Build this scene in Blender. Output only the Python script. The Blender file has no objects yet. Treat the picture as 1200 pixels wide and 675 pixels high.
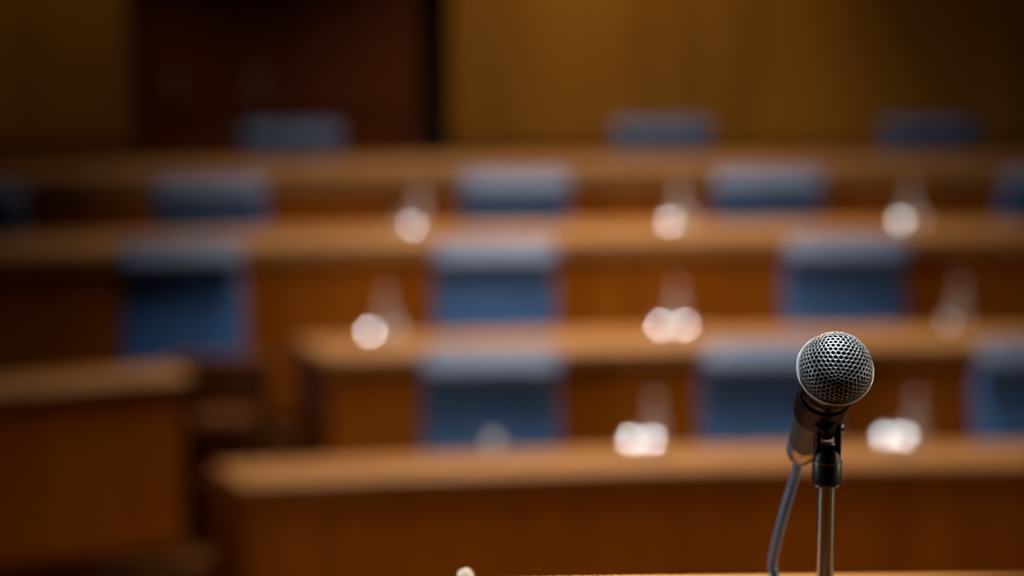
import bpy, bmesh, math, random
from mathutils import Vector, Matrix, Quaternion
from math import sin, cos, pi, radians as RAD
random.seed(7)
SC = bpy.context.scene
COL = SC.collection

# ------------------------------------------------------------------ camera
CAMZ = 3.06
F = 2833.0
PITCH = math.atan(437.5 / F)
cd = bpy.data.cameras.new('camera')
cam = bpy.data.objects.new('camera', cd); COL.objects.link(cam)
cam.location = (0, 0, CAMZ)
cam.rotation_euler = (pi / 2 - PITCH, 0, 0)
cd.sensor_width = 36.0
cd.lens = 36.0 * F / 1200.0
cd.clip_start = 0.05; cd.clip_end = 60
cd.dof.use_dof = True
cd.dof.focus_distance = 1.65
cd.dof.aperture_fstop = 3.0
cd.dof.aperture_ratio = 1.0
SC.camera = cam

# ------------------------------------------------------------------ colour management
vs = SC.view_settings
SC.display_settings.display_device = 'sRGB'
vs.view_transform = 'Standard'; vs.look = 'None'; vs.gamma = 1.0
vs.use_curve_mapping = False
vs.exposure = 0.0
SC.cycles.sample_clamp_indirect = 2.0

# ------------------------------------------------------------------ world and lights
w = bpy.data.worlds.new('world'); SC.world = w; w.use_nodes = True
w.node_tree.nodes['Background'].inputs[0].default_value = (0.9, 0.85, 0.8, 1)
w.node_tree.nodes['Background'].inputs[1].default_value = 0.006

def area_light(name, loc, target, sx, sy, power, color=(1, 0.93, 0.84), spread=180):
    l = bpy.data.lights.new(name, 'AREA'); l.shape = 'RECTANGLE'
    l.size = sx; l.size_y = sy; l.energy = power; l.color = color; l.spread = RAD(spread)
    o = bpy.data.objects.new(name, l); COL.objects.link(o)
    o.location = loc
    o.rotation_euler = (Vector(target) - Vector(loc)).to_track_quat('-Z', 'Y').to_euler()
    return o

def spot_light(name, loc, target, power, angle, radius=0.1, blend=0.4, color=(1, 0.93, 0.84)):
    l = bpy.data.lights.new(name, 'SPOT'); l.energy = power; l.spot_size = RAD(angle)
    l.spot_blend = blend; l.shadow_soft_size = radius; l.color = color
    o = bpy.data.objects.new(name, l); COL.objects.link(o)
    o.location = loc
    o.rotation_euler = (Vector(target) - Vector(loc)).to_track_quat('-Z', 'Y').to_euler()
    return o

GLINT_LAMP = Vector((-4.2, -3.0, 5.0))
area_light('ceiling_light_panel', (0.5, 10.4, 6.3), (0.5, 10.41, 0.5), 1.6, 5.8, 165, spread=66)
area_light('rear_fill_panel', (0.3, 14.9, 6.35), (0.3, 14.2, 0.5), 3.4, 0.6, 50, spread=180)  # added unseen panel, mirrored as a bright strip on the rostrum
spot_light('glint_fill_spot', GLINT_LAMP, (0.9, 11.0, 1.0), 900, 17, 0.12, 0.6, (1, 0.97, 0.90))  # no lamp seen here; added for the glass glints and desk fronts
spot_light('wall_wash_spot', (0.8, 14.6, 5.6), (0.6, 16.3, 2.0), 420, 62, 0.25, 1.0, (1, 0.80, 0.50))
spot_light('left_wall_wash_spot', (-2.9, 14.8, 5.6), (-2.9, 16.3, 2.0), 110, 40, 0.25, 1.0, (1, 0.80, 0.50))
spot_light('microphone_spot', (0.30, 1.48, 6.0), (0.225, 1.64, 2.76), 700, 1.7, 0.04, 0.4, (0.93, 0.97, 1.0))
spot_light('rostrum_back_spot', (0.35, 4.6, 5.6), (0.17, 2.10, 2.54), 760, 9, 0.05, 0.6, (1, 0.86, 0.62))
spot_light('amber_back_spot', (0.35, 9.0, 4.75), (0.22, 1.80, 2.56), 480, 6, 0.12, 0.6, (1, 0.56, 0.18))  # added unseen spot, turns the gloss of the rostrum edge orange
area_light('left_side_fill', (-2.6, 2.10, 2.62), (0.2, 1.75, 2.60), 0.7, 0.22, 0.30, (0.80, 0.90, 1.0), 7)  # added side fill, unseen; puts a cool sheen on cable and pole
area_light('right_side_fill', (3.0, 2.10, 2.62), (0.22, 1.72, 2.60), 0.6, 0.22, 0.34, (1, 0.82, 0.60), 7)  # unseen warm counterpart, added for the bright band on the pole
spot_light('left_rim_spot', (-2.6, 4.4, 4.4), (0.20, 1.70, 2.69), 110, 4.4, 0.06, 0.5, (0.95, 0.97, 1.0))
spot_light('right_rim_spot', (3.0, 4.6, 4.4), (0.22, 1.69, 2.70), 90, 4.2, 0.06, 0.5, (1, 0.85, 0.65))
spot_light('pen_fill_spot', (-0.15, 1.0, 6.0), (-0.04, 1.83, 2.60), 1000, 2.0, 0.04, 0.6, (1, 0.93, 0.80))  # added pin spot without a visible source, brightens pen and desk edge
spot_light('rear_rows_fill', (0.1, 6.4, 6.2), (0.1, 13.6, 1.3), 850, 36, 0.2, 1.0, (1, 0.93, 0.84))  # added fill, unseen, lifts the fronts of the rear desks

# ------------------------------------------------------------------ node helpers
def new_mat(name):
    m = bpy.data.materials.new(name); m.use_nodes = True
    nt = m.node_tree
    return m, nt, nt.nodes['Principled BSDF']

def simple(name, col, rough=0.5, metal=0.0, spec=0.5, noise=0.0, nscale=30, coat=0.0, bump=0.0, sheen=0.0):
    m, nt, b = new_mat(name)
    b.inputs['Base Color'].default_value = (*col, 1)
    b.inputs['Roughness'].default_value = rough
    b.inputs['Metallic'].default_value = metal
    b.inputs['Specular IOR Level'].default_value = spec
    b.inputs['Coat Weight'].default_value = coat
    b.inputs['Sheen Weight'].default_value = sheen
    tc = nt.nodes.new('ShaderNodeTexCoord')
    n = nt.nodes.new('ShaderNodeTexNoise'); n.inputs['Scale'].default_value = nscale
    nt.links.new(tc.outputs['Object'], n.inputs['Vector'])
    if noise:
        r = nt.nodes.new('ShaderNodeValToRGB')
        r.color_ramp.elements[0].position = 0.3; r.color_ramp.elements[1].position = 0.7
        r.color_ramp.elements[0].color = (*[c * (1 - noise) for c in col], 1)
        r.color_ramp.elements[1].color = (*[min(1, c * (1 + noise)) for c in col], 1)
        nt.links.new(n.outputs['Fac'], r.inputs['Fac']); nt.links.new(r.outputs['Color'], b.inputs['Base Color'])
    if bump:
        bp = nt.nodes.new('ShaderNodeBump'); bp.inputs['Strength'].default_value = bump
        bp.inputs['Distance'].default_value = 0.002
        nt.links.new(n.outputs['Fac'], bp.inputs['Height']); nt.links.new(bp.outputs['Normal'], b.inputs['Normal'])
    return m

def wood(name, dark, light, rough=0.4, scale=(14, 14, 0.9), spec=0.5, coat=0.0, tone=0.0, tone_w=1.0):
    """Veneer with the grain running along local Z (scale small on z)."""
    m, nt, b = new_mat(name)
    tc = nt.nodes.new('ShaderNodeTexCoord')
    mp = nt.nodes.new('ShaderNodeMapping'); mp.inputs['Scale'].default_value = scale
    nt.links.new(tc.outputs['Object'], mp.inputs['Vector'])
    n = nt.nodes.new('ShaderNodeTexNoise'); n.inputs['Scale'].default_value = 1.0
    n.inputs['Detail'].default_value = 8; n.inputs['Distortion'].default_value = 0.8
    nt.links.new(mp.outputs['Vector'], n.inputs['Vector'])
    n2 = nt.nodes.new('ShaderNodeTexNoise'); n2.inputs['Scale'].default_value = 6.0
    n2.inputs['Detail'].default_value = 4
    nt.links.new(mp.outputs['Vector'], n2.inputs['Vector'])
    mx = nt.nodes.new('ShaderNodeMath'); mx.operation = 'MULTIPLY_ADD'
    mx.inputs[1].default_value = 0.35
    nt.links.new(n2.outputs['Fac'], mx.inputs[0]); nt.links.new(n.outputs['Fac'], mx.inputs[2])
    r = nt.nodes.new('ShaderNodeValToRGB')
    r.color_ramp.elements[0].position = 0.45; r.color_ramp.elements[1].position = 0.95
    r.color_ramp.elements[0].color = (*dark, 1); r.color_ramp.elements[1].color = (*light, 1)
    nt.links.new(mx.outputs[0], r.inputs['Fac'])
    out = r.outputs['Color']
    if tone:
        sep = nt.nodes.new('ShaderNodeSeparateXYZ'); nt.links.new(tc.outputs['Object'], sep.inputs[0])
        dv = nt.nodes.new('ShaderNodeMath'); dv.operation = 'DIVIDE'; dv.inputs[1].default_value = tone_w
        fl = nt.nodes.new('ShaderNodeMath'); fl.operation = 'FLOOR'
        wn = nt.nodes.new('ShaderNodeTexWhiteNoise'); wn.noise_dimensions = '1D'
        nt.links.new(sep.outputs['X'], dv.inputs[0]); nt.links.new(dv.outputs[0], fl.inputs[0])
        nt.links.new(fl.outputs[0], wn.inputs['W'])
        mr = nt.nodes.new('ShaderNodeMapRange')
        mr.inputs['To Min'].default_value = 1 - tone; mr.inputs['To Max'].default_value = 1 + tone
        nt.links.new(wn.outputs['Value'], mr.inputs['Value'])
        vm = nt.nodes.new('ShaderNodeVectorMath'); vm.operation = 'SCALE'
        nt.links.new(out, vm.inputs[0]); nt.links.new(mr.outputs['Result'], vm.inputs['Scale'])
        out = vm.outputs[0]
    nt.links.new(out, b.inputs['Base Color'])
    b.inputs['Roughness'].default_value = rough
    b.inputs['Specular IOR Level'].default_value = spec
    b.inputs['Coat Weight'].default_value = coat
    b.inputs['Coat Roughness'].default_value = 0.3
    return m

def glass_mat(name, tint, gloss, rough, haze=0.0):
    m = bpy.data.materials.new(name); m.use_nodes = True
    nt = m.node_tree; nt.nodes.clear()
    out = nt.nodes.new('ShaderNodeOutputMaterial')
    tr = nt.nodes.new('ShaderNodeBsdfTransparent'); tr.inputs[0].default_value = (*tint, 1)
    gl = nt.nodes.new('ShaderNodeBsdfGlossy'); gl.inputs['Roughness'].default_value = rough
    gl.inputs[0].default_value = (1, 1, 1, 1)
    mx = nt.nodes.new('ShaderNodeMixShader'); mx.inputs[0].default_value = gloss
    nt.links.new(tr.outputs[0], mx.inputs[1]); nt.links.new(gl.outputs[0], mx.inputs[2])
    last = mx.outputs[0]
    if haze:
        df = nt.nodes.new('ShaderNodeBsdfDiffuse'); df.inputs[0].default_value = (0.85, 0.85, 0.85, 1)
        m2 = nt.nodes.new('ShaderNodeMixShader'); m2.inputs[0].default_value = haze
        nt.links.new(last, m2.inputs[1]); nt.links.new(df.outputs[0], m2.inputs[2]); last = m2.outputs[0]
    nt.links.new(last, out.inputs['Surface'])
    return m

M = {
    'panel': wood('desk_front_veneer', (0.24, 0.056, 0.001), (0.38, 0.100, 0.0025), 0.5, spec=0.12),
    'top': wood('desk_top_veneer', (0.23, 0.092, 0.021), (0.33, 0.135, 0.033), 0.5, scale=(1.2, 14, 14), spec=0.3),
    'plinth': wood('plinth_veneer', (0.07, 0.018, 0.001), (0.11, 0.032, 0.003), 0.5, spec=0.2),
    'wall': wood('wall_veneer', (0.22, 0.085, 0.006), (0.32, 0.13, 0.010), 0.6, spec=0.15, scale=(5, 5, 0.35), tone=0.14, tone_w=0.83),
    'wall_base_shade': wood('wall_base_shade_veneer', (0.14, 0.04, 0.002), (0.2, 0.06, 0.005), 0.55, spec=0.15),  # darker veneer carries the shade at the foot of the wall
    'door': wood('door_veneer', (0.075, 0.014, 0.002), (0.12, 0.026, 0.003), 0.5, spec=0.12, scale=(8, 8, 0.6)),
    'floor': wood('tier_floor_boards', (0.10, 0.03, 0.003), (0.16, 0.055, 0.008), 0.5, spec=0.2, scale=(1.0, 12, 12)),
    'plaster': simple('painted_plaster', (0.06, 0.045, 0.03), 0.8, noise=0.08, nscale=6),
    'unlit_plaster': simple('vestibule_unlit_tone', (0.02, 0.015, 0.012), 0.8, noise=0.08, nscale=6),  # near-black colour carries the darkness of the unlit vestibule
    'leather': simple('blue_leather', (0.040, 0.116, 0.29), 0.55, spec=0.3, noise=0.12, nscale=14, bump=0.15, sheen=0.0),
    'headrest': simple('blue_leather_ceiling_sheen', (0.047, 0.070, 0.128), 0.55, spec=0.28, noise=0.1, nscale=14, bump=0.15),  # same blue leather, ceiling sheen mixed into the base colour
    'leather_dark': simple('blue_leather_edge', (0.02, 0.05, 0.11), 0.5, noise=0.1, nscale=20),
    'chair_metal': simple('chair_base_metal', (0.05, 0.05, 0.055), 0.35, metal=0.8, noise=0.1),
    'rostrum': wood('rostrum_top_wood', (0.54, 0.20, 0.024), (0.72, 0.30, 0.042), 0.36, scale=(2.0, 30, 30), spec=0.15),
    'chrome': simple('chrome', (0.86, 0.82, 0.76), 0.17, metal=1.0, noise=0.04, nscale=60),
    'grille': simple('grille_steel', (0.40, 0.42, 0.44), 0.42, metal=0.8, noise=0.1, nscale=200),
    'ring': simple('grille_ring_steel', (0.85, 0.85, 0.83), 0.4, metal=0.3, noise=0.08, nscale=100),
    'foam': simple('black_foam', (0.006, 0.006, 0.007), 0.9, noise=0.3, nscale=400),
    'body': simple('mic_body_enamel', (0.10, 0.088, 0.082), 0.42, metal=0.4, spec=0.3, noise=0.12, nscale=80),
    'dark_chrome': simple('black_chrome', (0.03, 0.028, 0.026), 0.22, metal=0.9, noise=0.1, nscale=80),
    'plug': simple('satin_nickel', (0.66, 0.62, 0.62), 0.3, metal=0.9, noise=0.06, nscale=80),
    'black': simple('black_plastic', (0.007, 0.007, 0.008), 0.42, spec=0.16, noise=0.2, nscale=120),
    'cable': simple('grey_blue_cable', (0.10, 0.16, 0.25), 0.42, noise=0.1, nscale=90),
    'cream': simple('cream_plastic', (0.88, 0.76, 0.62), 0.3, noise=0.04, nscale=80),
    'tumbler': glass_mat('cut_glass', (0.97, 0.98, 0.98), 0.28, 0.11, 0.12),
    'carafe': glass_mat('thin_glass', (0.96, 0.97, 0.98), 0.14, 0.3, 0.16),
    'brass': simple('dull_brass', (0.35, 0.27, 0.16), 0.4, metal=0.9, noise=0.1, nscale=60),
}

# ------------------------------------------------------------------ mesh helpers
def link(name, bm, mat, parent=None, smooth=True, loc=None, rot=None, bevel=0, segs=3, angle=35):
    bmesh.ops.recalc_face_normals(bm, faces=bm.faces[:])
    me = bpy.data.meshes.new(name); bm.to_mesh(me); bm.free()
    me.materials.append(mat)
    o = bpy.data.objects.new(name, me); COL.objects.link(o)
    if parent: o.parent = parent
    if loc is not None: o.location = loc
    if rot is not None: o.rotation_euler = rot
    if smooth:
        for p in me.polygons: p.use_smooth = True
        me.set_sharp_from_angle(angle=RAD(angle))
    if bevel:
        b = o.modifiers.new('bevel', 'BEVEL'); b.width = bevel; b.segments = segs
        b.limit_method = 'ANGLE'; b.angle_limit = RAD(40)
    return o

def tag(o, label=None, cat=None, group=None, kind=None):
    if label: o['label'] = label
    if cat: o['category'] = cat
    if group: o['group'] = group
    if kind: o['kind'] = kind
    return o

def empty(name, loc, rz=0, rot=None):
    o = bpy.data.objects.new(name, None); COL.objects.link(o)
    o.location = loc; o.rotation_euler = rot if rot is not None else (0, 0, rz)
    o.empty_display_size = 0.1
    return o

def box(bm, x0, x1, y0, y1, z0, z1, mat=None):
    vs_ = [bm.verts.new((x, y, z)) for x in (x0, x1) for y in (y0, y1) for z in (z0, z1)]
    if mat is not None:
        for v in vs_: v.co = mat @ v.co
    for f in ((0, 1, 3, 2), (4, 6, 7, 5), (0, 4, 5, 1), (2, 3, 7, 6), (0, 2, 6, 4), (1, 5, 7, 3)):
        bm.faces.new([vs_[i] for i in f])
    return bm

def nbox(*a, mat=None):
    return box(bmesh.new(), *a, mat=mat)

def superell(sx, sy, sz, e=0.3, nu=40, nv=24, bm=None, mat=None, bulge=0.0):
    """Rounded-box cushion, half sizes sx, sy, sz."""
    bm = bm or bmesh.new()
    def p(v, e): return math.copysign(abs(v) ** e, v)
    rows = []
    for j in range(1, nv):
        t = -pi / 2 + pi * j / nv; row = []
        for i in range(nu):
            a = 2 * pi * i / nu
            v = Vector((sx * p(cos(t), e) * p(cos(a), e), sy * p(cos(t), e) * p(sin(a), e), sz * p(sin(t), e)))
            if bulge:
                v.y *= 1 + bulge * (1 - (v.x / sx) ** 2) * (1 - (v.z / sz) ** 2)
            row.append(bm.verts.new(mat @ v if mat is not None else v))
        rows.append(row)
    bo = Vector((0, 0, -sz)); to = Vector((0, 0, sz))
    if mat is not None: bo = mat @ bo; to = mat @ to
    vb = bm.verts.new(bo); vt = bm.verts.new(to)
    for j in range(len(rows) - 1):
        for i in range(nu):
            bm.faces.new((rows[j][i], rows[j][(i + 1) % nu], rows[j + 1][(i + 1) % nu], rows[j + 1][i]))
    for i in range(nu):
        bm.faces.new((vb, rows[0][(i + 1) % nu], rows[0][i]))
        bm.faces.new((vt, rows[-1][i], rows[-1][(i + 1) % nu]))
    return bm

def lathe(prof, n=32, bm=None, mat=None, cap=True, twist=0.0):
    """prof: list of (r, z)."""
    bm = bm or bmesh.new(); rings = []
    for r, z in prof:
        if r < 1e-6:
            v = Vector((0, 0, z)); rings.append([bm.verts.new(mat @ v if mat is not None else v)]); continue
        ring = []
        for i in range(n):
            a = 2 * pi * i / n + twist
            v = Vector((r * cos(a), r * sin(a), z)); ring.append(bm.verts.new(mat @ v if mat is not None else v))
        rings.append(ring)
    for a, b in zip(rings, rings[1:]):
        if len(a) == 1 and len(b) == 1: continue
        for i in range(n):
            j = (i + 1) % n
            if len(a) == 1: bm.faces.new((a[0], b[i], b[j]))
            elif len(b) == 1: bm.faces.new((a[i], a[j], b[0]))
            else: bm.faces.new((a[i], a[j], b[j], b[i]))
    if cap:
        if len(rings[0]) > 1: bm.faces.new(rings[0][::-1])
        if len(rings[-1]) > 1: bm.faces.new(rings[-1])
    return bm

def tube(pts, r, n=16, bm=None, sub=8):
    bm = bm or bmesh.new()
    P = [Vector(p) for p in pts]; out = []
    for i in range(len(P) - 1):
        p0 = P[max(i - 1, 0)]; p1 = P[i]; p2 = P[i + 1]; p3 = P[min(i + 2, len(P) - 1)]
        for k in range(sub):
            t = k / sub
            out.append(0.5 * ((2 * p1) + (p2 - p0) * t + (2 * p0 - 5 * p1 + 4 * p2 - p3) * t * t + (3 * p1 - p0 - 3 * p2 + p3) * t ** 3))
    out.append(P[-1])
    rr = (lambda k: r(k / (len(out) - 1))) if callable(r) else (lambda k: r)
    up = None; rings = []
    for k, p in enumerate(out):
        d = (out[min(k + 1, len(out) - 1)] - out[max(k - 1, 0)]).normalized()
        if up is None:
            up = d.orthogonal().normalized()
        up = (up - d * up.dot(d)).normalized(); sd = d.cross(up)
        rings.append([bm.verts.new(p + (up * cos(2 * pi * i / n) + sd * sin(2 * pi * i / n)) * rr(k)) for i in range(n)])
    for a, b in zip(rings, rings[1:]):
        for i in range(n):
            bm.faces.new((a[i], a[(i + 1) % n], b[(i + 1) % n], b[i]))
    bm.faces.new(rings[0][::-1]); bm.faces.new(rings[-1])
    return bm

def at(px, py, Y):
    v = (py - 337.5) / F
    c, s = cos(PITCH), sin(PITCH)
    dy = c - v * s
    return Vector(((px - 600) / F / dy * Y, Y, CAMZ + (-s - v * c) / dy * Y))

# ------------------------------------------------------------------ ring geometry of the seating tiers
CX, CY = 2.1, -4.5
def ring(R, phi): return Vector((CX + R * sin(phi), CY + R * cos(phi), 0))
def phi_at(px, R, py=400):
    """Angle on ring R that lies on the sight line of column px."""
    lo, hi = RAD(-40), RAD(40)
    for _ in range(50):
        m = (lo + hi) / 2; p = ring(R, m)
        if 600 + p.x / (p.y * cos(PITCH) + 1.6 * sin(PITCH)) * F < px: lo = m
        else: hi = m
    return m

def arc_slab(R0, R1, z0, z1, p0, p1, n, org, k0=0.0, k1=0.0, bm=None):
    """Solid arc; its ends may be skewed by k rad per metre of radius."""
    bm = bm or bmesh.new(); secs = []
    for i in range(n + 1):
        t = i / n; q = []
        for R, z in ((R0, z0), (R1, z0), (R1, z1), (R0, z1)):
            a = p0 + k0 * (R - R0); b = p1 + k1 * (R - R0)
            v = ring(R, a + (b - a) * t); v.z = z; q.append(bm.verts.new(v - org))
        secs.append(q)
    for a, b in zip(secs, secs[1:]):
        for i in range(4):
            bm.faces.new((a[i], a[(i + 1) % 4], b[(i + 1) % 4], b[i]))
    bm.faces.new(secs[0][::-1]); bm.faces.new(secs[-1])
    return bm

# ------------------------------------------------------------------ room shell
def struct(name, bm, mat, parent=None, **k):
    o = link(name, bm, mat, parent, **k)
    if parent is None: o['kind'] = 'structure'
    return o

XL, XR, YB, YF, ZC = -6.0, 8.0, -6.0, 16.2, 6.5
struct('floor', nbox(XL, XR, YB, YF + 0.2, -0.1, 0.0), M['floor'], smooth=False)
ZF = {'A': 0.0, 'B': 0.25, 'C': 0.5, 'D': 0.75}
RR = {'A': 13.9, 'B': 15.3, 'C': 16.75, 'D': 18.2}
for k, below in (('B', 0.0), ('C', 0.25), ('D', 0.5)):
    R0 = RR[k] - 0.06
    bm = bmesh.new(); n = 48; secs = []
    for i in range(n + 1):
        x = XL + (XR - XL) * i / n
        y = CY + math.sqrt(R0 * R0 - (x - CX) ** 2)
        secs.append([bm.verts.new(v) for v in ((x, y, 0), (x, YF, 0), (x, YF, ZF[k]), (x, y, ZF[k]))])
    for a, b in zip(secs, secs[1:]):
        for i in range(4): bm.faces.new((a[i], a[(i + 1) % 4], b[(i + 1) % 4], b[i]))
    bm.faces.new(secs[0][::-1]); bm.faces.new(secs[-1])
    struct('floor', bm, M['floor'], smooth=False)
    # rounded nosing along the tier edge
    bm = bmesh.new(); secs = []
    for i in range(n + 1):
        x = XL + (XR - XL) * i / n
        y = CY + math.sqrt(R0 * R0 - (x - CX) ** 2)
        z = ZF[k]
        secs.append([bm.verts.new(v) for v in ((x, y - 0.03, z - 0.04), (x, y + 0.04, z - 0.04), (x, y + 0.04, z + 0.006), (x, y - 0.03, z + 0.006))])
    for a, b in zip(secs, secs[1:]):
        for i in range(4): bm.faces.new((a[i], a[(i + 1) % 4], b[(i + 1) % 4], b[i]))
    bm.faces.new(secs[0][::-1]); bm.faces.new(secs[-1])
    struct('trim_' + {'B': '1', 'C': '2', 'D': '3'}[k], bm, M['floor'], bevel=0.008)

# rear wall: veneer boards with narrow grooves, a dark recess with doors at the left
OX0, OX1, OZ = at(150, 100, YF).x, at(528, 100, YF).x, 3.05
bm = bmesh.new()
def boards(bm, x0, x1, z0, z1, y, wd=0.83, g=0.006):
    k = math.floor(x0 / wd)
    while k * wd < x1:
        a = max(x0, k * wd); b = min(x1, (k + 1) * wd)
        if b - a > 0.02: box(bm, a + g / 2, b - g / 2, y - 0.02, y + 0.02, z0, z1)
        k += 1
box(bm, XL, OX0, YF + 0.01, YF + 0.15, 0, ZC)
box(bm, OX1, XR, YF + 0.01, YF + 0.15, 0, ZC)
box(bm, OX0, OX1, YF + 0.01, YF + 0.15, OZ, ZC)
boards(bm, XL, OX0, 1.56, ZC, YF); boards(bm, OX1, XR, 1.56, ZC, YF); boards(bm, OX0, OX1, OZ, ZC, YF)
struct('wall_back', bm, M['wall'], smooth=False)
bm = bmesh.new()
for a, b in ((XL, OX0), (OX1, XR)):
    box(bm, a, b, YF - 0.05, YF + 0.0, 0.75, 1.50)  # dark band standing in for shade along the wall base
struct('trim_4', bm, M['wall_base_shade'], smooth=False)
bm = bmesh.new()
for a, b in ((XL, OX0), (OX1, XR)):
    box(bm, a, b, YF - 0.065, YF + 0.0, 1.50, 1.545)
struct('trim_5', bm, M['wall_base_shade'], smooth=False, bevel=0.008)
# vestibule behind the recess
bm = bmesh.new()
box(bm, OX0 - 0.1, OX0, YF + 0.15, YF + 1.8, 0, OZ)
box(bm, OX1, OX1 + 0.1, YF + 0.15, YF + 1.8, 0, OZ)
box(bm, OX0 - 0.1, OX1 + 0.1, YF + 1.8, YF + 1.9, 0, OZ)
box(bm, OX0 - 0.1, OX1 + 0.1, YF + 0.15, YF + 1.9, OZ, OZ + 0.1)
struct('wall_vestibule', bm, M['unlit_plaster'], smooth=False)
struct('floor', nbox(OX0, OX1, YF, YF + 1.8, 0.6, 0.75), M['floor'], smooth=False)
DX = at(290, 100, YF + 0.3).x; DX2 = at(492, 100, YF + 0.3).x
def door(name, x0, x1, hx):
    y = YF + 0.28; bm = bmesh.new(); st = 0.11
    box(bm, x0, x1, y + 0.015, y + 0.04, 0.755, OZ - 0.01)
    for a, b, c, d in ((x0, x0 + st, 0.755, OZ - 0.01), (x1 - st, x1, 0.755, OZ - 0.01), (x0 + st, x1 - st, 0.755, 1.0),
                       (x0 + st, x1 - st, 1.72, 1.86), (x0 + st, x1 - st, OZ - 0.16, OZ - 0.01)):
        box(bm, a, b, y, y + 0.015, c, d)
    d = struct(name, bm, M['door'], smooth=False, bevel=0.003)
    hb = superell(0.035, 0.006, 0.12, 0.4, 20, 12)
    h = link('handle_plate', hb, M['brass'], d, loc=(hx, y - 0.006, 1.88))
    tb = tube([(0, 0, 0.05), (0, -0.05, 0.05), (0, -0.05, -0.05), (0, 0, -0.05)], 0.009, 12)
    link('door_handle', tb, M['brass'], h, loc=(0, -0.004, 0))
door('door_1', OX0 + 0.02, DX - 0.005, at(206, 150, YF + 0.28).x)
door('door_2', DX + 0.005, DX2, DX + 0.055)

struct('wall_left', nbox(XL - 0.1, XL, YB, YF + 0.15, 0, ZC), M['wall'], smooth=False)
struct('wall_right', nbox(XR, XR + 0.1, YB, YF + 0.15, 0, ZC), M['wall'], smooth=False)
struct('wall_front', nbox(XL, XR, YB - 0.1, YB, 0, ZC), M['plaster'], smooth=False)
struct('ceiling', nbox(XL - 0.1, XR + 0.1, YB - 0.1, YF + 0.15, ZC, ZC + 0.1), M['plaster'], smooth=False)
struct('floor', nbox(-3.4, 3.6, YB, 2.4, 0.0, 1.44), M['floor'], smooth=False)

# ------------------------------------------------------------------ curved desks
def desk(label, row, zt, fas, dep, p0, p1, k0=0.0, back=0.56):
    R0 = RR[row]; zf = ZF[row]
    org = ring(R0, (p0 + p1) / 2); org.z = zf
    if row == 'A': base = 0.0
    root = empty('curved_desk', org)
    tag(root, label, 'desk')
    n = max(8, int(abs(p1 - p0) * R0 / 0.12))
    # fascia and top
    link('desk_top', arc_slab(R0 - 0.035, R0 + dep, zt - fas, zt, p0 - 0.003, p1 + 0.003, n, org, k0, 0), M['top'], root, bevel=min(0.02, fas * 0.35))
    link('writing_surface', arc_slab(R0 + dep + 0.002, R0 + back + 0.06, zt - 0.15, zt - 0.12, p0 + k0 * (dep + 0.035), p1, n, org, k0, 0), M['top'], root, bevel=0.004) if dep < 0.55 else None
    # front made of veneer boards with hairline joints
    bm = bmesh.new(); L = (p1 - p0) * R0; nb = max(1, round(L / 0.62))
    for i in range(nb):
        a = p0 + (p1 - p0) * i / nb + (0.0014 / R0 if i else 0); b = p0 + (p1 - p0) * (i + 1) / nb - (0.0014 / R0 if i < nb - 1 else 0)
        arc_slab(R0, R0 + 0.02, zf + 0.07, zt - fas, a, b, max(3, int((b - a) * R0 / 0.12)), org, k0 if i == 0 else 0, 0, bm)
    arc_slab(R0 + 0.02, R0 + 0.035, zf + 0.07, zt - fas, p0 + k0 * 0.02, p1, n, org, k0, 0, bm)
    link('front_panel', bm, M['panel'], root, smooth=False)
    link('plinth', arc_slab(R0 + 0.03, R0 + 0.07, zf, zf + 0.07, p0 + 0.002 + k0 * .03, p1 - 0.002, n, org, k0, 0), M['plinth'], root, smooth=False)
    for e, kk in ((p0, k0), (p1 - 0.03 / R0, 0)):
        bm = bmesh.new()
        arc_slab(R0 + 0.035, R0 + min(back, 0.56), zf, zt - max(fas, 0.062), e + kk * 0.035, e + 0.03 / R0 + kk * 0.035, 1, org, kk, kk, bm)
        link('end_panel', bm, M['panel'], root, smooth=False, bevel=0.003)
    return root

P1 = RAD(11)
SPEC = {'A': (0.920, 0.049, 0.30), 'B': (1.146, 0.078, 0.42), 'C': (1.448, 0.104, 0.56), 'D': (1.665, 0.144, 0.60)}
def ends(px, row): return phi_at(px, RR[row])
desk('curved wooden desk nearest the microphone, with its left end in view', 'A', *SPEC['A'], ends(287, 'A'), P1, -0.011)
desk('curved wooden desk directly behind the front one, left end beside the aisle steps', 'B', *SPEC['B'], ends(386, 'B'), P1, -0.011)
desk('long curved desk spanning the whole width, third from the front', 'C', *SPEC['C'], RAD(-21), P1)
desk('rearmost long curved wooden desk, just before the panelled wall', 'D', *SPEC['D'], RAD(-21), P1)
# desk left of the aisle, on the second tier and turned further towards the rostrum
CX0, CY0 = CX, CY
def left_desk():
    global CX, CY
    e = Vector((at(212, 440, 10.35).x, 10.35, 0))
    # ring centre of this wing
    a = RAD(-24)
    CX, CY = e.x - RR['B'] * sin(a), e.y - RR['B'] * cos(a)
    r = desk('dark wooden desk left of the aisle steps, cut by the left frame edge', 'B', 1.085, 0.052, 0.26, a - 0.17, a, back=0.26)
    CX, CY = CX0, CY0
    return r
left_desk()
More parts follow.
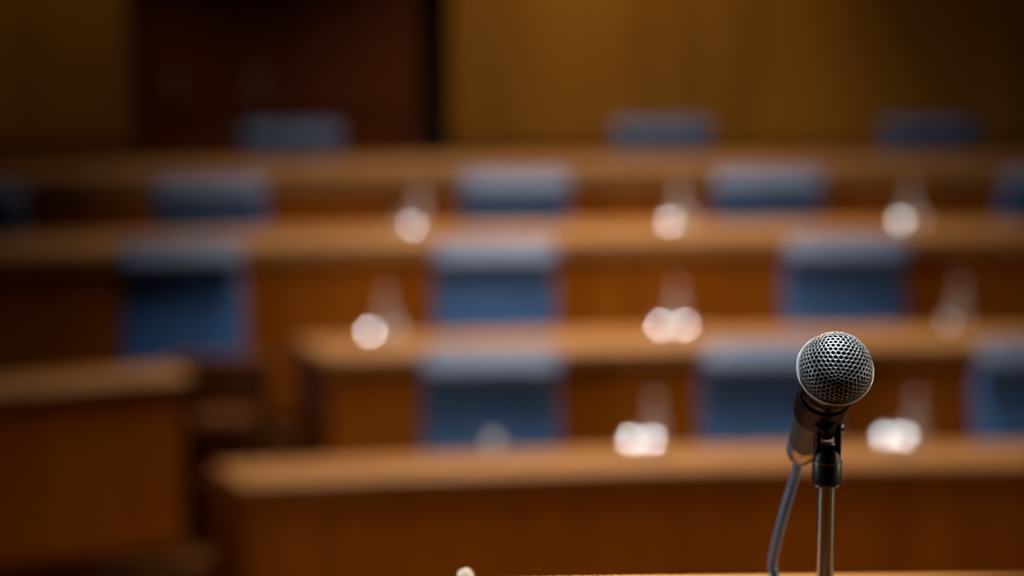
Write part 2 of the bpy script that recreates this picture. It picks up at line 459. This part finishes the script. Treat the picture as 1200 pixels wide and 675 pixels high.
# low dark cabinet that closes the gap between the two desks of the second tier
a0_, a1_ = at(196, 430, 10.74).x, at(318, 430, 10.74).x
lc = empty('low_cabinet', ((a0_ + a1_) / 2, 10.74, 0.25))
tag(lc, 'low dark wooden cabinet in the aisle gap, between the left desk and the second desk', 'cabinet')
hw = (a1_ - a0_) / 2; zc = at(280, 418, 10.74).z - 0.25; zl = at(280, 486, 10.52).z - 0.25
link('body', nbox(-hw, hw, -0.06, 0.06, 0, zc), M['plinth'], lc, smooth=False, bevel=0.006)
link('ledge', nbox(-hw + 0.15, hw - 0.06, -0.30, -0.062, zl - 0.09, zl), M['plinth'], lc, smooth=False, bevel=0.01)
link('ledge_base', nbox(-hw + 0.18, hw - 0.09, -0.24, -0.062, 0, zl - 0.09), M['plinth'], lc, smooth=False)

# ------------------------------------------------------------------ chairs
def make_chair():
    root = empty('conference_chair', (0, 0, 0))
    L, D = M['leather'], M['leather_dark']
    # local frame: the sitter looks towards -Y, base centre at the origin
    link('seat', superell(0.27, 0.27, 0.06, 0.32, bulge=0.0), L, root, loc=(0, -0.10, 0.46))
    bm = superell(0.291, 0.055, 0.355, 0.18, 48, 32, bulge=0.35)
    link('backrest', bm, L, root, loc=(0, 0.165, 0.805), rot=(RAD(-12), 0, 0))
    bm = superell(0.296, 0.042, 0.074, 0.34, 48, 28, bulge=0.08)
    tag(link('headrest', bm, M['headrest'], root, loc=(0, 0.140, 1.214), rot=(RAD(-46), 0, 0)), 'blue headrest greyed with painted ceiling sheen')
    bm = superell(0.20, 0.022, 0.28, 0.25)
    link('back_shell', bm, D, root, loc=(0, 0.235, 0.78), rot=(RAD(-12), 0, 0))
    for s in (-1, 1):
        a = link('armrest', superell(0.03, 0.16, 0.02, 0.4, 24, 12), D, root, loc=(s * 0.315, -0.02, 0.66))
        link('arm_support', tube([(0, 0, -0.01), (0, 0.01, -0.12), (-s * 0.06, 0.02, -0.2)], 0.014, 10), M['chair_metal'], a)
    link('column', lathe([(0.05, 0.34), (0.05, 0.40), (0.03, 0.40), (0.025, 0.2), (0.03, 0.09), (0.035, 0.09)][::-1], 20), M['chair_metal'], root, loc=(0, -0.06, 0))
    for i in range(5):
        a = 2 * pi * i / 5 + 0.3
        l = link('base_leg', tube([(0.02 * cos(a), 0.02 * sin(a), 0.10), (0.16 * cos(a), 0.16 * sin(a), 0.09), (0.28 * cos(a), 0.28 * sin(a), 0.062)], 0.016, 8, sub=4), M['chair_metal'], root, loc=(0, -0.06, 0))
        link('caster', superell(0.012, 0.026, 0.026, 0.8, 16, 10), D, l, loc=(0.27 * cos(a), 0.27 * sin(a), 0.026))
    return root

def copy_tree(o, parent=None):
    c = o.copy(); COL.objects.link(c)
    if parent: c.parent = parent
    for ch in list(o.children): copy_tree(ch, c)
    return c

RC = {'A': 14.6, 'B': 16.0, 'C': 17.4, 'D': 18.85}
proto = make_chair(); used = False
chairs = [
    ('A', 573, 0, 'blue chair behind the front desk, left of the microphone, its back fully visible', 'blue chairs behind the front desk'),
    ('A', 904, 0, 'blue chair behind the front desk, partly hidden by the microphone head', 'blue chairs behind the front desk'),
    ('A', 1230, 0, 'blue chair behind the front desk, cut by the right frame edge', 'blue chairs behind the front desk'),
    ('B', 217, 0.06, 'blue chair beside the aisle, above the dark desk on the left', 'blue chairs behind the second desk'),
    ('B', 578, 0, 'blue chair behind the second desk, directly above the fully visible front chair', 'blue chairs behind the second desk'),
    ('B', 992, 0, 'blue chair behind the second desk, seen right above the microphone head', 'blue chairs behind the second desk'),
    ('C', -42, 0, 'blue chair behind the third desk, sliver at the left frame edge', 'blue chairs behind the third desk'),
    ('C', 243, 0, 'blue chair behind the third desk, in front of the dark doors', 'blue chairs behind the third desk'),
    ('C', 602, 0, 'blue chair behind the third desk, between two glowing glasses at picture centre', 'blue chairs behind the third desk'),
    ('C', 900, 0, 'blue chair behind the third desk, below the amber wall right of centre', 'blue chairs behind the third desk'),
    ('C', 1238, 0, 'blue chair behind the third desk, cut by the right frame edge', 'blue chairs behind the third desk'),
    ('D', 341, 0, 'blue chair top behind the rearmost desk, before the dark doors', 'blue chairs behind the rearmost desk'),
    ('D', 775, 0, 'blue chair top behind the rearmost desk, against the bright amber wall', 'blue chairs behind the rearmost desk'),
    ('D', 1089, 0, 'blue chair top behind the rearmost desk, against the dim right wall', 'blue chairs behind the rearmost desk'),
]
for row, px, extra, lab, grp in chairs:
    c = copy_tree(proto) if used else proto
    used = True
    ph = phi_at(px, RC[row]); p = ring(RC[row] - (-0.10 if extra else 0.13), ph)
    c.location = (p.x, p.y, ZF[row]); c.scale = (1, 1, {'A': 0.99, 'B': 1.0, 'C': 0.94, 'D': 0.86}[row])
    c.rotation_euler = (0, 0, -ph * 0.6 + extra)
    tag(c, lab, 'chair', grp)

# ------------------------------------------------------------------ glassware on the desks
def tumbler_bm(r0, r1, h, n=10):
    """Faceted tumbler turned upside down, thin wall, closed top."""
    t = 0.003
    prof = []; m = 14; r = r0; z = 0.0
    for i in range(m + 1):                         # barrel wall, leaning in more towards the top
        prof.append((r, z)); a = RAD(5 + 13 * (i + 0.5) / m); z += h / m; r -= h / m * math.tan(a)
    r, z = prof[-1]
    return lathe(prof + [(r * 0.6, z + 0.001), (0, z + 0.001)], n, cap=False)

def make_tumbler():
    o = link('drinking_glass', tumbler_bm(0.040, 0.0295, 0.085, 9), M['tumbler'], angle=25)
    return o
def make_carafe():
    root = empty('water_carafe', (0, 0, 0))
    prof = [(0.0, 0.002), (0.036, 0.0), (0.040, 0.01), (0.040, 0.09), (0.034, 0.12), (0.018, 0.15), (0.015, 0.17), (0.017, 0.20)]
    link('carafe_body', lathe(prof, 28, cap=False), M['carafe'], root)
    link('stopper', lathe([(0.0, 0.20), (0.016, 0.20), (0.020, 0.206), (0.018, 0.222), (0.0, 0.226)], 20, cap=False), M['carafe'], root)
    return root
tum0, car0 = make_tumbler(), make_carafe()
tfirst = cfirst = True
GL = [  # row, column of the glass, bright?, label
    ('C', 484, 1, 'brightly glinting glass on the third desk, left of the centre chair'),
    ('C', 470, 0, 'dim glass just left of the glinting glass on the third desk, left of centre'),
    ('C', 786, 1, 'brightly glinting glass on the third desk, between the centre and right chairs'),
    ('C', 807, 0, 'dim glass just right of the middle glinting glass on the third desk'),
    ('C', 1056, 1, 'brightly glinting glass on the third desk, right of the microphone'),
    ('C', 1078, 0, 'dim glass right of the rightmost glint on the third desk'),
    ('B', 434, 1, 'brightly glinting glass on the second desk near its left end'),
    ('B', 464, 0, 'dim glass beside the leftmost glint on the second desk'),
    ('B', 776, 1, 'brightly glinting glass on the second desk, left one of the touching pair'),
    ('B', 804, 1, 'brightly glinting glass on the second desk, right one of the touching pair'),
    ('B', 1114, 0, 'dim grey glass on the second desk, right of the microphone'),
    ('A', 742, 1, 'glinting glass on the front desk, left one of the pair left of the microphone'),
    ('A', 766, 1, 'glinting glass on the front desk, right one of the pair left of the microphone'),
    ('A', 1041, 1, 'glinting glass on the front desk, left one of the pair right of the microphone'),
    ('A', 1065, 1, 'glinting glass on the front desk, right one of the pair right of the microphone'),
    ('A', 578, 0, 'dim glass on the front desk before the fully visible blue chair'),
]
CARAFES = [('C', 491, 'clear carafe behind the left glint on the third desk'), ('C', 796, 'clear carafe behind the middle glint on the third desk'),
           ('C', 1066, 'clear carafe behind the right glint on the third desk'), ('B', 452, 'clear carafe behind the left glasses on the second desk'),
           ('B', 794, 'clear carafe behind the touching pair of glints on the second desk'), ('B', 1126, 'clear carafe beside the dim glass right of the microphone, second desk'),
           ('A', 768, 'clear carafe behind the front desk glasses left of the microphone'), ('A', 1076, 'clear carafe behind the front desk glasses right of the microphone')]
GD = {'A': 0.16, 'B': 0.22, 'C': 0.30, 'D': 0.3}
CAMP = Vector((0, 0, CAMZ))
for row, px, bright, lab in GL:
    o = tum0 if tfirst else tum0.copy()
    if not tfirst: COL.objects.link(o)
    tfirst = False
    R = RR[row] + GD[row] + {0: 0.06, 1: 0.0, 2: 0.075}[bright]; p = ring(R, phi_at(px, R)); p.z = SPEC[row][0]
    o.location = p
    q = p + Vector((0, 0, 0.05))
    h = ((CAMP - q).normalized() + (GLINT_LAMP - q).normalized()).normalized()
    ang = math.atan2(h.y, h.x) - pi / 9
    o.rotation_euler = (0, 0, ang + (0 if bright else RAD(1.4)))
    tag(o, lab, 'glass', 'drinking glasses on the desks')
for row, px, lab in CARAFES:
    o = car0 if cfirst else copy_tree(car0)
    cfirst = False
    R = RR[row] + GD[row] + (0.16 if row != 'A' else 0.09); p = ring(R, phi_at(px, R)); p.z = SPEC[row][0]
    o.location = p
    tag(o, lab, 'carafe', 'water carafes on the desks')

# ------------------------------------------------------------------ rostrum desk in front of the camera
ZT = 2.543
TY = 1.70
rost = empty('rostrum_desk', (0.3, 1.55, 1.44))
tag(rost, 'lit orange wooden rostrum desk under the microphone, along the bottom edge', 'desk')
def edge_y(x): return 1.853 + 0.062 * (x + 0.03) - 0.02 * (x + 0.03) ** 2 + (0.0 if x > -0.03 else 0.4 * (x + 0.03))
def rost_slab(z0, z1, inset, ynear, x0=-1.0, x1=1.2, depth=None):
    bm = bmesh.new(); secs = []; n = 60
    for i in range(n + 1):
        x = x0 + (x1 - x0) * i / n; ye = edge_y(x) - inset; yn = ynear if depth is None else ye - depth
        secs.append([bm.verts.new(Vector(v) - rost.location) for v in ((x, yn, z0), (x, ye, z0), (x, ye, z1), (x, yn, z1))])
    for a, b in zip(secs, secs[1:]):
        for i in range(4): bm.faces.new((a[i], a[(i + 1) % 4], b[(i + 1) % 4], b[i]))
    bm.faces.new(secs[0][::-1]); bm.faces.new(secs[-1])
    return bm
link('desk_top', rost_slab(ZT - 0.035, ZT, 0, 0.95), M['rostrum'], rost, bevel=0.006)
link('front_panel', rost_slab(1.44, ZT - 0.035, 0.05, 0, -0.93, 1.13, depth=0.03), M['panel'], rost, smooth=False)
for x in (-0.93, 1.10):
    link('side_panel', nbox(x - 0.3, x + 0.03 - 0.3, 1.05 - 1.55, edge_y(x) - 0.1 - 1.55, 0, ZT - 0.035 - 1.44), M['panel'], rost, smooth=False)

# ------------------------------------------------------------------ microphone
Bc = at(979, 432, 1.64)
Tc = at(938, 530, 1.765)
axis = (Bc - Tc).normalized()                  # points out of the grille
q = axis.to_track_quat('Z', 'X')
mic = empty('microphone', Bc, rot=q.to_euler())
tag(mic, 'black handheld microphone with a perforated ball grille, clipped on the chrome stand', 'microphone')
RB = 0.0256
def shape(v):
    """sphere to grille ball: flattened crown"""
    v = v.copy(); z = v.z
    if z > 0.72: z = 0.72 + (z - 0.72) * 0.62
    v.z = z
    k = 1.0
    return Vector((v.x * k, v.y * k, v.z)) * RB
ico = bmesh.new(); bmesh.ops.create_icosphere(ico, subdivisions=1, radius=1.0)
bmesh.ops.subdivide_edges(ico, edges=ico.edges[:], cuts=8, use_grid_fill=True)
for v in ico.verts: v.co.normalize()
ico.verts.ensure_lookup_table()
ROTG = Matrix.Rotation(0.55, 3, 'X') @ Matrix.Rotation(0.3, 3, 'Y')
bm = bmesh.new(); cache = {}
def cv(key, v):
    if key not in cache: cache[key] = bm.verts.new(shape(ROTG @ v))
    return cache[key]
for v in ico.verts:
    c = v.co.normalized()
    if (ROTG @ c).z < -0.06: continue
    fs = list(v.link_faces)
    t1 = c.orthogonal().normalized(); t2 = c.cross(t1)
    fs.sort(key=lambda f: math.atan2((f.calc_center_median() - c).dot(t2), (f.calc_center_median() - c).dot(t1)))
    cen = [f.calc_center_median().normalized() for f in fs]
    j = random.uniform(-0.05, 0.05)
    rr = sum((p - c).length for p in cen) / len(cen) * (0.76 + j)
    inner = []
    for p in cen:
        d = (p - c); d = (d - c * d.dot(c)).normalized()
        inner.append(bm.verts.new(shape(ROTG @ (c + d * rr).normalized())))
    outer = [cv(f.index, p) for f, p in zip(fs, cen)]
    m_ = len(fs)
    for i in range(m_):
        k = (i + 1) % m_
        bm.faces.new((outer[i], outer[k], inner[k], inner[i]))
ico.free()
g = link('grille', bm, M['grille'], mic, angle=60)
sm = g.modifiers.new('solid', 'SOLIDIFY'); sm.thickness = 0.0006; sm.offset = -1
# dark windscreen foam just inside the mesh
bm = bmesh.new(); bmesh.ops.create_icosphere(bm, subdivisions=4, radius=1.0)
for v in bm.verts: v.co = shape(v.co) * 0.955
link('windscreen_foam', bm, M['foam'], mic)
# ring round the equator
bm = bmesh.new(); n1, n2 = 96, 12
rg = []
for i in range(n1):
    a = 2 * pi * i / n1
    rg.append([bm.verts.new(((RB + 0.0005 + 0.0011 * cos(b)) * cos(a), (RB + 0.0005 + 0.0011 * cos(b)) * sin(a), -0.0015 + 0.0016 * sin(b))) for b in [2 * pi * j / n2 for j in range(n2)]])
for i in range(n1):
    for j in range(n2):
        bm.faces.new((rg[i][j], rg[(i + 1) % n1][j], rg[(i + 1) % n1][(j + 1) % n2], rg[i][(j + 1) % n2]))
link('grille_ring', bm, M['ring'], mic)
# lower grille cup, collar and tapering handle
link('grille_cup', lathe([(0.0249, -0.002), (0.0246, -0.006), (0.0235, -0.012), (0.0212, -0.019), (0.0188, -0.024)], 64, cap=True), M['dark_chrome'], mic)
link('collar', lathe([(0.0190, -0.024), (0.0196, -0.0255), (0.0196, -0.031), (0.0188, -0.0325)], 64), M['dark_chrome'], mic)
link('handle', lathe([(0.0180, -0.0325), (0.0172, -0.045), (0.0150, -0.080), (0.0132, -0.112), (0.0126, -0.128), (0.0118, -0.130)], 64), M['body'], mic)
pl = link('cable_plug', lathe([(0.0108, -0.1302), (0.0112, -0.132), (0.0112, -0.150), (0.0100, -0.153), (0.0078, -0.155)], 48), M['plug'], mic)
link('release_latch', superell(0.0035, 0.0016, 0.006, 0.5, 16, 10), M['chrome'], pl, loc=(0.0, -0.0112, -0.141))
plug_end = Bc - axis * 0.1545

# cable, hanging from the plug to the rostrum desk
Y2 = 1.835
end = at(904, 668, 1.86); 
p_touch = Vector((end.x, 1.842, ZT + 0.0037))
pts = [plug_end + axis * 0.001, plug_end - axis * 0.006, at(931, 560, 1.80), at(918, 604, 1.815), at(909, 640, 1.83)]
pts += [at(905, 662, 1.838), p_touch + Vector((-0.001, -0.012, 0.0)), p_touch + Vector((-0.01, -0.06, 0)), p_touch + Vector((-0.05, -0.14, 0)), p_touch + Vector((-0.02, -0.30, 0)), p_touch + Vector((0.1, -0.5, 0))]
cb = link('microphone_cable', tube(pts, lambda t: 0.0037, 16, sub=10), M['cable'])
tag(cb, 'grey blue cable hanging from the microphone plug down to the rostrum desk', 'cable')

# ------------------------------------------------------------------ stand with clip
SY = 1.705
sx = at(968, 600, SY).x
stand = empty('microphone_stand', (sx, SY, ZT))
tag(stand, 'slim chrome desktop stand with black swivel clip, holding the microphone', 'microphone stand')
zc0 = at(968, 568, SY).z - ZT; zc1 = at(968, 541, SY).z - ZT
link('base', lathe([(0.0, 0.0), (0.052, 0.0), (0.054, 0.003), (0.054, 0.010), (0.050, 0.014), (0.012, 0.018), (0.010, 0.024), (0, 0.024)], 64, cap=False), M['black'], stand)
link('pole', lathe([(0.0061, 0.023), (0.0061, zc0 + 0.001)], 48), M['chrome'], stand)
link('pole_collar', lathe([(0.0078, zc0 - 0.0005), (0.0098, zc0 + 0.001), (0.0107, zc0 + 0.0035), (0.0107, zc1 - 0.002), (0.0102, zc1)], 48), M['black'], stand)
for z in (zc0 + 0.0002, zc1):
    link('collar_ring', lathe([(0.0088, z - 0.0007), (0.0110 if z > zc0 + 0.01 else 0.0097, z - 0.0004), (0.0110 if z > zc0 + 0.01 else 0.0097, z + 0.0006), (0.0088, z + 0.0009)], 48), M['chrome'], stand)
# clip: socket, fork, knuckle and sleeve round the handle
base = Vector((sx, SY, ZT))
mid = Bc - axis * 0.054
zk = mid.z - ZT - 0.026
link('swivel_socket', lathe([(0.0100, zc1 + 0.0008), (0.0098, zc1 + 0.006), (0.0085, zc1 + 0.010), (0.0060, zc1 + 0.013)], 32), M['black'], stand)
bm = bmesh.new()
for s in (-1, 1):
    superell(0.0022, 0.0068, 0.5 * (zk + 0.008 - zc1 - 0.004), 0.45, 20, 14, bm, Matrix.Translation((s * 0.0074, 0, 0.5 * (zk + 0.008 + zc1 + 0.004))))
link('swivel_fork', bm, M['black'], stand)
lathe_m = Matrix.Translation((0, 0, zk)) @ Matrix.Rotation(pi / 2, 4, 'Y')
link('swivel_bolt', lathe([(0.0, -0.0112), (0.0036, -0.0112), (0.0036, 0.0112), (0.0, 0.0112)], 20, cap=False, mat=lathe_m), M['chrome'], stand)
clip_m = Matrix.Translation(mid - base) @ q.to_matrix().to_4x4()
bm = bmesh.new(); n = 56; gap = RAD(7)
# local Y/X frame: leave the slot on the upper side
up_l = (q.inverted() @ Vector((0, 0, 1))); a0 = math.atan2(up_l.y, up_l.x)
secs = []
for i in range(n + 1):
    a = a0 + gap + (2 * pi - 2 * gap) * i / n
    qd = []
    for r, z in ((0.0198, 0.016), (0.0198, -0.018), (0.0176, -0.018), (0.0176, 0.016)):
        zz = z
        rr_ = r - 0.0012 * (0.016 - z) / 0.042 * 1.6
        qd.append(bm.verts.new(clip_m @ Vector((rr_ * cos(a), rr_ * sin(a), zz))))
    secs.append(qd)
for a, b in zip(secs, secs[1:]):
    for i in range(4): bm.faces.new((a[i], a[(i + 1) % 4], b[(i + 1) % 4], b[i]))
bm.faces.new(secs[0][::-1]); bm.faces.new(secs[-1])
link('clip_sleeve', bm, M['black'], stand, bevel=0.0006)
# tongue joining sleeve and fork
low = (mid - base) - (up_l := q @ Vector((q.inverted() @ Vector((0, 0, 1))).to_2d().to_3d()).normalized()) * 0.0165
tb = tube([low + Vector((0, 0, 0.001)), low * 0.45 + Vector((0, 0, zk)) * 0.55, Vector((0, 0, zk - 0.003))], lambda t: 0.0075 - 0.0022 * t, 20, sub=8)
link('clip_tongue', tb, M['black'], stand)

# ------------------------------------------------------------------ cream pen in its holder, only the tip reaches the frame
tip = at(542, 667, 1.80)
d = Vector((-0.42, 0.10, 1)).normalized()
foot = Vector((tip.x, tip.y, 0)) - Vector((d.x, d.y, 0)) * ((tip.z - ZT) / d.z); foot.z = ZT
ph = empty('pen_holder', (foot.x, foot.y, ZT))
tag(ph, 'small dark pen holder on the rostrum desk, at the bottom left of it', 'pen holder')
link('base', lathe([(0, 0), (0.026, 0), (0.027, 0.002), (0.025, 0.005), (0, 0.005)], 40, cap=False), M['black'], ph)
Lp = (tip - foot).length
pen = link('pen', lathe([(0.002, 0.0065), (0.004, 0.010), (0.0058, 0.014), (0.0062, Lp * 0.6), (0.0065, Lp - 0.007), (0.0060, Lp - 0.0035), (0.0045, Lp - 0.001), (0.0022, Lp), (0.0, Lp + 0.0002)], 32), M['cream'],
           loc=foot, rot=d.to_track_quat('Z', 'Y').to_euler())
tag(pen, 'cream white rounded pen end poking up at the bottom edge, left of the microphone', 'pen')
